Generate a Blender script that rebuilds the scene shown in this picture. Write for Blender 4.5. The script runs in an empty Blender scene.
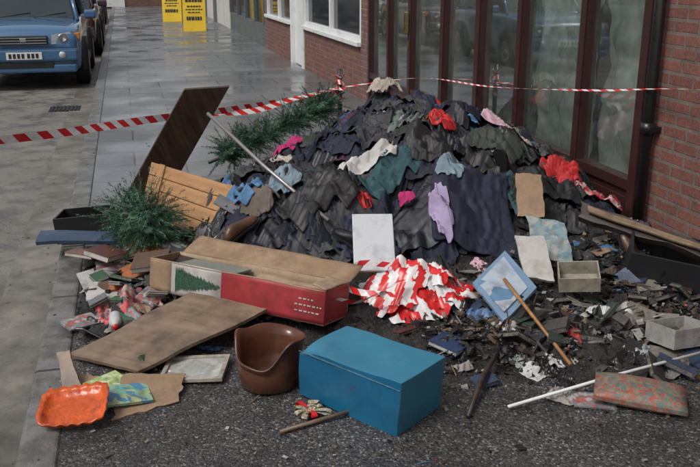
import bpy, bmesh, math, random
import numpy as np
from mathutils import Vector, Matrix, Euler
random.seed(7); rng=np.random.default_rng(11)
C=bpy.context.scene.collection
R=math.radians
# ------------------------------------------------------------------ materials
def _nt(name):
    m=bpy.data.materials.new(name);m.use_nodes=True
    nt=m.node_tree;b=nt.nodes['Principled BSDF'];return m,nt,b
def N(nt,t,**k):
    n=nt.nodes.new(t)
    for a,v in k.items(): setattr(n,a,v)
    return n
def c4(c): return (c[0],c[1],c[2],1)
def mul(c,f): return tuple(max(0,min(1,x*f)) for x in c)
def mixc(nt,fac,a,b,mode='MIX'):
    n=nt.nodes.new('ShaderNodeMix');n.data_type='RGBA';n.blend_type=mode
    for sock,val in ((0,fac),(6,a),(7,b)):
        if hasattr(val,'is_output'): nt.links.new(val,n.inputs[sock])
        elif sock==0: n.inputs[0].default_value=val
        else: n.inputs[sock].default_value=c4(val)
    return n.outputs[2]
def ramp(nt,src,p0,p1,v0=0,v1=1):
    r=nt.nodes.new('ShaderNodeMapRange');r.inputs[1].default_value=p0;r.inputs[2].default_value=p1
    r.inputs[3].default_value=v0;r.inputs[4].default_value=v1
    nt.links.new(src,r.inputs[0]);return r.outputs[0]
def coords(nt,kind='Object'):
    return nt.nodes.new('ShaderNodeTexCoord').outputs[kind]
def noise(nt,vec,scale,detail=3,rough=.6):
    n=N(nt,'ShaderNodeTexNoise');n.inputs['Scale'].default_value=scale;n.inputs['Detail'].default_value=min(detail,4);n.inputs['Roughness'].default_value=rough
    nt.links.new(vec,n.inputs['Vector']);return n.outputs['Fac']
def bump(nt,b,src,strength,dist=.01):
    n=N(nt,'ShaderNodeBump');n.inputs['Strength'].default_value=strength;n.inputs['Distance'].default_value=dist
    nt.links.new(src,n.inputs['Height']);nt.links.new(n.outputs[0],b.inputs['Normal']);return n
def M(name,col,rough=.6,var=.3,scale=6,bs=.3,bscale=80,metal=0,dirt=0,dirtcol=(.02,.018,.015),coat=0,rvar=.15,dist=.004,stretch=None):
    m,nt,b=_nt(name);co=coords(nt)
    n=noise(nt,co,scale,3,.65)
    c=mixc(nt,ramp(nt,n,.3,.7),mul(col,1-var),mul(col,1+var))
    if dirt:
        n2=noise(nt,co,scale*1.3+2,4,.7)
        c=mixc(nt,ramp(nt,n2,.60-dirt*.45,.85-dirt*.15,0,.85),c,dirtcol)
    nt.links.new(c,b.inputs['Base Color'])
    if rvar>.05: nt.links.new(ramp(nt,n,.3,.7,min(1,rough+rvar),max(0.02,rough-rvar)),b.inputs['Roughness'])
    else: b.inputs['Roughness'].default_value=rough
    b.inputs['Metallic'].default_value=metal;b.inputs['Coat Weight'].default_value=coat
    if bs: bump(nt,b,noise(nt,co,bscale,1),bs,dist)
    return m
def wood(name,col,col2,rough=.55,axis=0,dirt=.2,sc=3):
    m,nt,b=_nt(name);co=coords(nt);mp=N(nt,'ShaderNodeMapping')
    s=[sc*12]*3;s[axis]=sc;mp.inputs['Scale'].default_value=s;nt.links.new(co,mp.inputs[0])
    n=noise(nt,mp.outputs[0],1.0,5,.65)
    c=mixc(nt,ramp(nt,n,.35,.65),col,col2)
    n2=noise(nt,co,4,5,.7);c=mixc(nt,ramp(nt,n2,.62-dirt*.4,.85-dirt*.2,0,.9),c,(.02,.016,.012))
    nt.links.new(c,b.inputs['Base Color']);b.inputs['Roughness'].default_value=rough
    bump(nt,b,n,.25,.003);return m
def brick_mat(name,c1,c2,mortar,bw=.225,rh=.075,ms=.011,rough=.85):
    m,nt,b=_nt(name);co=coords(nt)
    sp=N(nt,'ShaderNodeSeparateXYZ');nt.links.new(co,sp.inputs[0])
    cb=N(nt,'ShaderNodeCombineXYZ')
    ad=N(nt,'ShaderNodeMath',operation='ADD');nt.links.new(sp.outputs[0],ad.inputs[0]);nt.links.new(sp.outputs[1],ad.inputs[1])
    nt.links.new(ad.outputs[0],cb.inputs[0]);nt.links.new(sp.outputs[2],cb.inputs[1])
    br=N(nt,'ShaderNodeTexBrick');nt.links.new(cb.outputs[0],br.inputs['Vector'])
    br.inputs['Color1'].default_value=c4(c1);br.inputs['Color2'].default_value=c4(c2);br.inputs['Mortar'].default_value=c4(mortar)
    br.inputs['Scale'].default_value=1;br.inputs['Mortar Size'].default_value=ms;br.inputs['Brick Width'].default_value=bw;br.inputs['Row Height'].default_value=rh
    br.inputs['Mortar Smooth'].default_value=.2
    n=noise(nt,co,7,5,.7);c=mixc(nt,ramp(nt,n,.35,.7,.0,.75),br.outputs['Color'],(.07,.04,.035))
    n2=noise(nt,co,60,3);c=mixc(nt,ramp(nt,n2,.45,.75,0,.4),c,(.3,.18,.14))
    nt.links.new(c,b.inputs['Base Color']);b.inputs['Roughness'].default_value=rough
    mm=N(nt,'ShaderNodeMath',operation='MULTIPLY_ADD');nt.links.new(br.outputs['Fac'],mm.inputs[0]);mm.inputs[1].default_value=-1;nt.links.new(ramp(nt,n2,0,1,0,.4),mm.inputs[2])
    bump(nt,b,mm.outputs[0],.7,.008);return m
# ------------------------------------------------------------------ mesh helpers
def obj(name,vs,fs,mats,mi=None,parent=None,smooth=False,loc=None,rot=None):
    me=bpy.data.meshes.new(name);me.from_pydata([tuple(v) for v in vs],[],fs)
    for m in (mats if isinstance(mats,(list,tuple)) else [mats]): me.materials.append(m)
    if mi is not None: me.polygons.foreach_set('material_index',mi)
    if smooth: me.polygons.foreach_set('use_smooth',[True]*len(me.polygons))
    o=bpy.data.objects.new(name,me);C.objects.link(o)
    if loc: o.location=loc
    if rot: o.rotation_euler=rot
    if parent: o.parent=parent
    return o
def empty(name,loc=(0,0,0),rot=(0,0,0)):
    o=bpy.data.objects.new(name,None);o.empty_display_size=.1;o.location=loc;o.rotation_euler=rot;C.objects.link(o);return o
def bev(o,w=.004,seg=2):
    md=o.modifiers.new('b','BEVEL');md.width=w;md.segments=seg;md.limit_method='ANGLE';return o
BF=[(0,3,2,1),(4,5,6,7),(0,1,5,4),(1,2,6,5),(2,3,7,6),(3,0,4,7)]
def boxv(x0,x1,y0,y1,z0,z1): return [(x0,y0,z0),(x1,y0,z0),(x1,y1,z0),(x0,y1,z0),(x0,y0,z1),(x1,y0,z1),(x1,y1,z1),(x0,y1,z1)]
def box(name,x0,x1,y0,y1,z0,z1,mat,parent=None,bw=0,**k):
    o=obj(name,boxv(x0,x1,y0,y1,z0,z1),BF,mat,parent=parent,**k)
    if bw: bev(o,bw)
    return o
def board4(name,a,b,c,d,t,mat,parent=None,bw=.003,chew=0,bend=0):
    a,b,c,d=[Vector(q) for q in (a,b,c,d)];cen=(a+b+c+d)/4
    ex=(b-a).normalized();n=(b-a).cross(d-a).normalized();ey=n.cross(ex)
    mtx=Matrix((ex,ey,n)).transposed()
    inv=mtx.inverted();L=[inv@(q-cen) for q in (a,b,c,d)]
    vs=[(q.x,q.y,q.z-t/2) for q in L]+[(q.x,q.y,q.z+t/2) for q in L]
    o=obj(name,vs,BF,mat,parent=parent);o.matrix_world=Matrix.Translation(cen)@mtx.to_4x4()
    if chew or bend:
        bm=bmesh.new();bm.from_mesh(o.data);bmesh.ops.subdivide_edges(bm,edges=bm.edges,cuts=9,use_grid_fill=True)
        r=random.Random(len(name));p=[r.uniform(0,6) for _ in range(6)]
        for v in bm.verts:
            x,y=v.co.x,v.co.y
            v.co+=Vector((math.sin(y*60+x*33+p[0])+.6*math.sin(y*131+p[1]),math.sin(x*55+y*29+p[2])+.6*math.sin(x*143+p[3]),0))*chew
            v.co.z+=bend*(math.sin(x*9+p[4])+math.sin(y*13+x*5+p[5]))
        bm.to_mesh(o.data);bm.free()
    if bw: bev(o,bw)
    return o
def tube(name,pts,r,mat,parent=None,n=10,smooth=True,caps=True):
    pts=[Vector(p) for p in pts];vs=[];fs=[]
    rs=r if isinstance(r,(list,tuple)) else [r]*len(pts)
    for i,p in enumerate(pts):
        t=(pts[min(i+1,len(pts)-1)]-pts[max(i-1,0)]).normalized()
        u=t.cross(Vector((0,0,1)));u=u.normalized() if u.length>.05 else Vector((1,0,0));w=t.cross(u).normalized()
        for k in range(n):
            a=2*math.pi*k/n;vs.append(p+(u*math.cos(a)+w*math.sin(a))*rs[i])
    for i in range(len(pts)-1):
        for k in range(n): fs.append((i*n+k,i*n+(k+1)%n,(i+1)*n+(k+1)%n,(i+1)*n+k))
    if caps: fs+= [tuple(range(n))[::-1],tuple(range((len(pts)-1)*n,len(pts)*n))]
    return obj(name,vs,fs,mat,parent=parent,smooth=smooth)
def lathe(name,prof,mat,parent=None,n=32,loc=None,rot=None):
    vs=[];fs=[];m=len(prof)
    for k in range(n):
        a=2*math.pi*k/n
        for r,z in prof: vs.append((r*math.cos(a),r*math.sin(a),z))
    for k in range(n):
        for i in range(m-1): fs.append((k*m+i,((k+1)%n)*m+i,((k+1)%n)*m+i+1,k*m+i+1))
    return obj(name,vs,fs,mat,parent=parent,smooth=True,loc=loc,rot=rot)
def openbox(name,L,W,Hh,t,mat,loc,rot,inner=None):
    e=empty(name,loc,rot)
    box('base',-L/2,L/2,-W/2,W/2,0,t,inner or mat,e)
    box('side_1',-L/2,L/2,-W/2,-W/2+t,t,Hh,mat,e,.001);box('side_2',-L/2,L/2,W/2-t,W/2,t,Hh,mat,e,.001)
    box('end_1',-L/2,-L/2+t,-W/2+t,W/2-t,t,Hh,mat,e);box('end_2',L/2-t,L/2,-W/2+t,W/2-t,t,Hh,mat,e)
    return e
# ------------------------------------------------------------------ mound height
GS=[(.62,2.05,5.6,.95,1.25),(.42,1.1,5.4,.75,1.0),(.50,2.3,7.1,.7,1.0),(.28,2.7,4.3,.55,.7),(.12,1.9,3.6,1.0,.55),(.12,.15,4.7,.55,.8),(.16,1.0,4.1,.6,.5),(.36,2.85,5.9,.45,1.3)]
def H(x,y):
    s=0
    for a,cx,cy,sx,sy in GS:
        r=((x-cx)/sx)**2+((y-cy)/sy)**2
        s=s+(a*np.exp(-r**1.3))**3
    return s**(1/3)
WV=[(rng.uniform(3,26),rng.uniform(0,6.28),rng.uniform(0,6.28)) for _ in range(14)]
WB=[(rng.uniform(9,20),rng.uniform(0,6.28),rng.uniform(0,6.28)) for _ in range(9)]
def lump(x,y,W=WV):
    s=0
    for f,a,p in W: s=s+np.sin(f*(x*math.cos(a)+y*math.sin(a))+p)/(1+f*.12)
    return s/5
def blump(x,y):
    s=0
    for f,a,p in WB: s=s+np.sin(f*(x*math.cos(a)+y*math.sin(a))+p)
    return s/4
# ------------------------------------------------------------------ base materials
road_m,nt,b=_nt('road_asphalt');co=coords(nt)
n1=noise(nt,co,.7,4);n2=noise(nt,co,90,2);n3=noise(nt,co,3,5,.75)
c=mixc(nt,ramp(nt,n1,.35,.65),(.12,.112,.10),(.2,.188,.165));c=mixc(nt,ramp(nt,n2,.4,.7,0,.6),c,(.3,.28,.25));c=mixc(nt,ramp(nt,n3,.45,.62,0,.75),c,(.062,.057,.051))
nt.links.new(c,b.inputs['Base Color']);nt.links.new(ramp(nt,n3,.4,.62,.75,.32),b.inputs['Roughness']);bump(nt,b,n2,.6,.007)
tar_m,nt,b=_nt('wet_tarmac');co=coords(nt)
vo=N(nt,'ShaderNodeTexVoronoi');vo.inputs['Scale'].default_value=120;nt.links.new(co,vo.inputs['Vector'])
n2=noise(nt,co,200,2);n3=noise(nt,co,2.2,5,.65)
sep=N(nt,'ShaderNodeSeparateColor');nt.links.new(vo.outputs['Color'],sep.inputs[0])
c=mixc(nt,ramp(nt,sep.outputs[0],.2,1,0,1),(.028,.028,.029),(.115,.112,.108))
c=mixc(nt,ramp(nt,sep.outputs[1],.88,.96,0,1),c,(.28,.26,.23));c=mixc(nt,ramp(nt,n3,.4,.65,0,.6),c,(.025,.024,.024))
nt.links.new(c,b.inputs['Base Color']);nt.links.new(ramp(nt,n3,.35,.65,.6,.18),b.inputs['Roughness'])
ad=N(nt,'ShaderNodeMath',operation='MULTIPLY_ADD');nt.links.new(vo.outputs['Distance'],ad.inputs[0]);ad.inputs[1].default_value=-1.2;nt.links.new(n2,ad.inputs[2]);bump(nt,b,ad.outputs[0],.7,.005)
pav_m,nt,b=_nt('wet_paving_slabs');co=coords(nt)
br=N(nt,'ShaderNodeTexBrick');nt.links.new(co,br.inputs['Vector']);br.inputs['Scale'].default_value=1;br.inputs['Brick Width'].default_value=.9;br.inputs['Row Height'].default_value=.6;br.inputs['Mortar Size'].default_value=.009
br.inputs['Color1'].default_value=(.105,.112,.116,1);br.inputs['Color2'].default_value=(.16,.168,.17,1);br.inputs['Mortar'].default_value=(.035,.035,.033,1);br.inputs['Bias'].default_value=0
n3=noise(nt,co,.9,5,.55);n4=noise(nt,co,40,3)
c=mixc(nt,ramp(nt,n3,.4,.65,0,.5),br.outputs['Color'],(.08,.084,.086));c=mixc(nt,ramp(nt,n4,.5,.75,0,.3),c,(.22,.22,.21))
nt.links.new(c,b.inputs['Base Color']);nt.links.new(ramp(nt,n3,.38,.62,.5,.09),b.inputs['Roughness'])
mm=N(nt,'ShaderNodeMath',operation='MULTIPLY_ADD');nt.links.new(br.outputs['Fac'],mm.inputs[0]);mm.inputs[1].default_value=-1;nt.links.new(ramp(nt,n4,0,1,0,.3),mm.inputs[2]);bump(nt,b,mm.outputs[0],.3,.005)
kerb_m,nt,b=_nt('kerb_stone');co=coords(nt)
br=N(nt,'ShaderNodeTexBrick');mp=N(nt,'ShaderNodeMapping');mp.inputs['Rotation'].default_value=(0,0,R(90));nt.links.new(co,mp.inputs[0]);nt.links.new(mp.outputs[0],br.inputs['Vector'])
br.offset=0;br.inputs['Scale'].default_value=1;br.inputs['Brick Width'].default_value=.91;br.inputs['Row Height'].default_value=3;br.inputs['Mortar Size'].default_value=.012
br.inputs['Color1'].default_value=(.14,.135,.125,1);br.inputs['Color2'].default_value=(.2,.195,.18,1);br.inputs['Mortar'].default_value=(.03,.03,.03,1)
n3=noise(nt,co,6,5,.7);c=mixc(nt,ramp(nt,n3,.4,.62,0,.85),br.outputs['Color'],(.07,.067,.06));nt.links.new(c,b.inputs['Base Color']);b.inputs['Roughness'].default_value=.4;bump(nt,b,noise(nt,co,70,2),.5,.006)
brick_m=brick_mat('red_brick',(.17,.055,.04),(.25,.09,.06),(.17,.145,.125))
brick2_m=brick_mat('old_brick',(.17,.065,.05),(.22,.1,.075),(.2,.18,.16))
frame_m=M('brown_paint',(.042,.016,.014),.35,.2,3,.08,20,dirt=.15)
white_m=M('white_paint',(.72,.73,.72),.4,.06,2,.05,20,dirt=.1,dirtcol=(.3,.3,.28))
black_m=M('black_paint',(.012,.012,.013),.35,.2,6,.05,40)
def glass(name,tint,refl,haze):
    m=bpy.data.materials.new(name);m.use_nodes=True;nt=m.node_tree;nt.nodes.clear()
    t=N(nt,'ShaderNodeBsdfTransparent');t.inputs[0].default_value=c4(tint);g=N(nt,'ShaderNodeBsdfGlossy');g.inputs['Roughness'].default_value=.02;g.inputs[0].default_value=(.9,.95,.95,1)
    f=N(nt,'ShaderNodeFresnel');f.inputs[0].default_value=1.5
    r=ramp(nt,f.outputs[0],0,1,refl,1);mx=N(nt,'ShaderNodeMixShader');nt.links.new(r,mx.inputs[0]);nt.links.new(t.outputs[0],mx.inputs[1]);nt.links.new(g.outputs[0],mx.inputs[2])
    d=N(nt,'ShaderNodeBsdfDiffuse');d.inputs[0].default_value=(.42,.46,.42,1);m2=N(nt,'ShaderNodeMixShader')
    co=coords(nt);nt.links.new(ramp(nt,noise(nt,co,2.5,5,.7),.4,.75,haze*.4,haze),m2.inputs[0]);nt.links.new(mx.outputs[0],m2.inputs[1]);nt.links.new(d.outputs[0],m2.inputs[2])
    o=N(nt,'ShaderNodeOutputMaterial');nt.links.new(m2.outputs[0],o.inputs[0]);return m
glass_m=glass('shop_glass',(.88,.94,.9),.42,.16);glass_c=glass('shop_glass_clear',(.96,1,.97),.13,.12)
dglass_m=M('dark_window_glass',(.03,.035,.04),.06,.2,1,0,rvar=.03)
# ------------------------------------------------------------------ ground, road, pavement
def sheet(name,x0,x1,y0,y1,z,mat): return obj(name,[(x0,y0,z),(x1,y0,z),(x1,y1,z),(x0,y1,z)],[(0,1,2,3)],mat)
sheet('ground',-150,150,-150,250,-.13,M('earth',(.07,.065,.05),.9,.3,.5))
sheet('road',-7.2,-.5,-40,60,-.11,road_m)
box('paving_slabs_pavement',-.35,3.06,5.45,60,-.12,.0,pav_m)
box('tarmac_pavement',-.35,3.06,-30,5.45,-.12,.0,tar_m)
k=box('kerb',-.5,-.35,-30,60,-.125,.004,kerb_m);bev(k,.018,3)
box('far_side_pavement',-10.2,-7.2,-40,60,-.12,.01,pav_m)
sheet('gutter',-.80,-.5,-30,60,-.106,M('gutter_silt',(.17,.155,.125),.45,.5,2.2,.5,60,dirt=.35,dirtcol=(.045,.04,.034)))
dr=empty('drain_grate',(-.86,12.1,-.105))
iron=M('cast_iron',(.03,.028,.026),.5)
box('pit_shade_plate',-.2,.2,-.22,.22,-.003,.002,black_m,dr)  # flat black plate under the bars stands in for the pit's shade
for i in range(7): box('bar_%d'%i,-.17+i*.05,-.15+i*.05,-.2,.2,.003,.012,iron,dr)
# ------------------------------------------------------------------ shop
shop=empty('brick_shop',(3.06,0,0))
F=0.0
def sb(n,x0,x1,y0,y1,z0,z1,m,bw=0): return box(n,x0,x1,y0,y1,z0,z1,m,shop,bw)
sb('brick_pier',F,.35,-6,4.60,-.1,2.7,brick_m)
sb('side_pier',F,.35,10.86,11.25,-.1,2.7,brick2_m)
sb('upper_wall',F,.35,-6,11.25,3.1,6.5,brick_m)
sb('fascia',-.05,.35,-6,11.25,2.7,3.1,frame_m)
sb('roof',-.2,6,-6,11.25,6.5,6.7,black_m)
posts=[4.61,5.40,6.40,7.25,8.15,9.17,9.98,10.82]
for i,y in enumerate(posts):
    w=.035 if i not in(3,4,5) else .045
    if i==0: sb('post_%d'%i,F-.02,.09,4.60,4.68,0,2.7,frame_m,.004)
    else: sb('post_%d'%i,F-.02,.09,y-w,y+w,0,2.7,frame_m,.004)
for i in range(len(posts)-1):
    a=posts[i]+(.07 if i==0 else (.045 if i in(3,4,5) else .035));b_=posts[i+1]-(.045 if i+1 in(3,4,5) else .035)
    sb('kick_panel_%d'%i,.012,.06,a,b_,0.04,.34,frame_m)
    sb('rail_%d'%i,-.012,.08,a,b_,.34,.41,frame_m,.004)
    sb('plinth_%d'%i,-.008,.08,a,b_,0,.05,frame_m,.004)
    sb('bead_%d'%i,.004,.03,a+.05,b_-.05,.1,.29,frame_m,.006)
    sb('head_rail_%d'%i,-.012,.08,a,b_,2.2,2.27,frame_m,.004)
    sb('inner_frame_l%d'%i,-.004,.07,a,a+.02,.41,2.2,frame_m);sb('inner_frame_r%d'%i,-.004,.07,b_-.02,b_,.41,2.2,frame_m)
    obj('glass_%d'%i,[(.045,a,.41),(.045,a,2.2),(.045,b_,2.2),(.045,b_,.41)],[(0,1,2,3)],glass_c if i<2 else glass_m,parent=shop)
    sb('transom_%d'%i,.045,.05,a,b_,2.27,2.7,dglass_m)
brass=M('brass',(.5,.38,.16),.3,metal=1)
sb('door_handle',-.07,-.03,9.14,9.2,1.02,1.25,brass,.006)
sb('lock',-.03,-.02,9.15,9.19,.86,.93,brass)
inner=M('interior_plaster',(.32,.31,.28),.9,.3,2)
sb('interior_floor',.1,4,4.6,10.8,-.05,0.02,M('interior_floor',(.12,.1,.08),.7));sb('interior_back',3.9,4,4.6,10.8,.02,2.85,inner)
sb('interior_end_1',.1,3.9,4.45,4.6,.02,2.85,inner);sb('interior_end_2',.1,3.9,10.8,10.85,.02,2.85,inner);sb('interior_ceiling',.1,4,4.6,10.8,2.85,2.9,inner)
def sheeting(name,y0,y1,col,x0=.12,z1=2.3,seed=0,crum=1):
    m,nt,b=_nt('poly_'+name);co=coords(nt);mp=N(nt,'ShaderNodeMapping');mp.inputs['Scale'].default_value=(1,2.2,.9);mp.inputs['Rotation'].default_value=(R(28),0,0);nt.links.new(co,mp.inputs[0])
    n=noise(nt,mp.outputs[0],2.0,5,.7);c=mixc(nt,ramp(nt,n,.34,.66),mul(col,.55),mul(col,1.2));nt.links.new(c,b.inputs['Base Color']);b.inputs['Roughness'].default_value=.22
    vs=[];fs=[];ny=130;nz=110;r=random.Random(seed);ph=[r.uniform(0,6) for _ in range(12)]
    cr=[(r.uniform(6,40),r.uniform(0,3.14),r.uniform(0,6.28),r.uniform(1,3)) for _ in range(8)]
    for i in range(ny):
        for j in range(nz):
            y=y0+(y1-y0)*i/(ny-1);z=.05+(z1-.05)*j/(nz-1)
            q=y+.12*math.sin(z*2+ph[0])+.05*math.sin(z*7+ph[4])
            x=x0+.03*abs(math.sin(q*7+ph[1]))+.015*math.sin(q*19+z*2.5+ph[2])
            for f,a,p_,w_ in cr: x+=crum*.35/f*(1-abs(math.sin(f*.5*(q*math.cos(a)+z*math.sin(a))+p_+w_*math.sin(z*3+p_)*math.sin(q*4))))
            vs.append((x,y,z))
    for i in range(ny-1):
        for j in range(nz-1): fs.append((i*nz+j,i*nz+j+1,(i+1)*nz+j+1,(i+1)*nz+j))
    obj('plastic_sheeting_'+name,vs,fs,m,parent=shop,smooth=True)
sheeting('a',4.72,5.36,(.74,.8,.72),x0=.08,seed=1);sheeting('b',5.44,6.36,(.74,.82,.74),x0=.08,seed=2)
sheeting('c',6.5,7.2,(.36,.42,.38),x0=.2,seed=3);sheeting('d',8.2,10.7,(.56,.60,.56),x0=.15,seed=4)
dp=empty('drainpipe',(3.0,4.46,0))
tube('pipe',[(0,0,.0),(0,0,1.2),(0,0,3.0)],.034,black_m,dp,14)
for z in(.75,1.95): tube('collar',[(0,0,z),(0,0,z+.07)],.042,black_m,dp,14);box('bracket',0,.07,-.055,.055,z+.02,z+.05,black_m,dp)
# neighbour
nb=empty('brick_house',(3.06,0,0))
def hb(n,x0,x1,y0,y1,z0,z1,m,bw=0): return box(n,x0,x1,y0,y1,z0,z1,m,nb,bw)
hb('low_wall_1',.0,.3,11.25,15.05,-.1,.70,brick_m);hb('sill_1',-.06,.3,11.25,15.05,.70,.76,white_m,.005)
hb('glass_1',.06,.07,11.25,15.05,.76,2.4,dglass_m)
for y in(11.29,13.1,14.98): hb('mullion',.0,.1,y-.04,y+.04,.76,2.4,white_m,.004)
hb('bottom_frame',.01,.1,11.33,14.94,.762,.83,white_m,.004)
hb('door_post',-.02,.3,15.05,15.25,-.1,2.4,white_m);hb('front_door',.05,.1,15.25,16.15,0,2.1,white_m);hb('door_post_2',-.02,.3,16.15,16.3,-.1,2.4,white_m)
hb('low_wall_2',0,.3,16.3,19.2,-.1,.7,brick_m);hb('sill_2',-.06,.3,16.3,19.2,.7,.76,white_m,.005);hb('glass_2',.06,.07,16.3,19.2,.76,2.4,dglass_m)
for y in(16.34,17.7,19.1): hb('mullion',.0,.1,y-.04,y+.04,.76,2.4,white_m,.004)
hb('wall_upper',0,.3,11.25,19.3,2.4,6.5,brick2_m);hb('pier_end',0,.3,19.2,19.5,-.1,2.4,brick2_m)
gs=empty('terraced_shop',(3.06,0,0))
grey_m=M('grey_green_paint',(.10,.12,.125),.5,.15,2);crm=M('cream_render',(.5,.49,.45),.8,.15,1,.2,30,dirt=.15,dirtcol=(.2,.2,.18))
box('stallriser',0,.3,19.5,26,-.1,.5,grey_m,gs);box('glass',.04,.06,19.6,25.9,.5,2.5,dglass_m,gs)
for y in(19.55,21,22.6,24.2,25.9): box('post',-.02,.1,y-.06,y+.06,.5,2.5,grey_m,gs)
box('upper',0,.3,19.5,26,2.5,6.5,brick2_m,gs)
gs2=empty('rendered_building',(3.06,0,0))
box('wall',0,5,26,43,-.1,6,crm,gs2)
for y in(28,31.5,35,38.5): box('window',-.02,.02,y,y+1.3,1,2.3,dglass_m,gs2);box('cill',-.08,.02,y-.1,y+1.4,.93,1,white_m,gs2);box('door',-.03,.02,y+1.8,y+2.7,0,2.05,grey_m,gs2)
eb=empty('end_terrace_house',(0,43,0))
box('wall',-14,3,0,6,-.1,2.6,brick_m,eb);box('roof',-14.3,3.2,-.3,6,2.6,2.8,black_m,eb)  # unseen upper part kept low so sky brightens reflections in the paving
for x in(-11,-7,-3,.8): box('window',x,x+1.2,-.03,.0,1.1,2.2,dglass_m,eb);box('cill',x-.1,x+1.3,-.1,.0,1.02,1.1,white_m,eb)
for x in(-9,-.8): box('door',x,x+.9,-.04,0,0,2.05,white_m,eb)
ob=empty('opposite_terrace',(-10.2,0,0))
box('wall',-6,0,-25,43,-.1,4.6,brick2_m,ob);box('roof',-6,.3,-25,43,4.6,4.9,black_m,ob)
for i in range(14):
    y=-20+i*4.5;box('window',0,.03,y,y+1.5,.9,2.2,dglass_m,ob);box('door',0,.04,y+2.2,y+3.1,0,2.05,white_m if i%3 else frame_m,ob);box('cill',0,.08,y-.1,y+1.6,.82,.9,white_m,ob)
# ------------------------------------------------------------------ cars
tyre=M('tyre_rubber',(.012,.012,.012),.8,.2,20);alloy=M('alloy',(.35,.35,.36),.35,.1,5,0,metal=.9)
trim=M('black_trim',(.018,.018,.02),.5,.2,9);chrome=M('chrome',(.6,.6,.62),.15,.05,5,0,metal=1);lamp=M('headlamp_glass',(.45,.48,.5),.1,.25,25,.2,60,coat=1)
orange=M('indicator_orange',(.6,.2,.03),.25,.1,5,0);plate=M('number_plate',(.75,.75,.72),.4,.05,5,0);shieldg=M('windscreen',(.03,.04,.045),.06,.2,1,0,rvar=.03)
def loft(name,secs,mat,parent,sub=2,y=True):
    vs=[];fs=[];m=len(secs[0])
    for s in secs: vs+=s
    for i in range(len(secs)-1):
        for k in range(m): fs.append((i*m+k,i*m+(k+1)%m,(i+1)*m+(k+1)%m,(i+1)*m+k))
    fs.append(tuple(range(m)));fs.append(tuple(range((len(secs)-1)*m,len(secs)*m))[::-1])
    o=obj(name,vs,fs,mat,parent=parent,smooth=True)
    if sub: md=o.modifiers.new('s','SUBSURF');md.levels=sub;md.render_levels=sub
    bm=bmesh.new();bm.from_mesh(o.data);bmesh.ops.recalc_face_normals(bm,faces=bm.faces);bm.to_mesh(o.data);bm.free()
    return o
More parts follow.
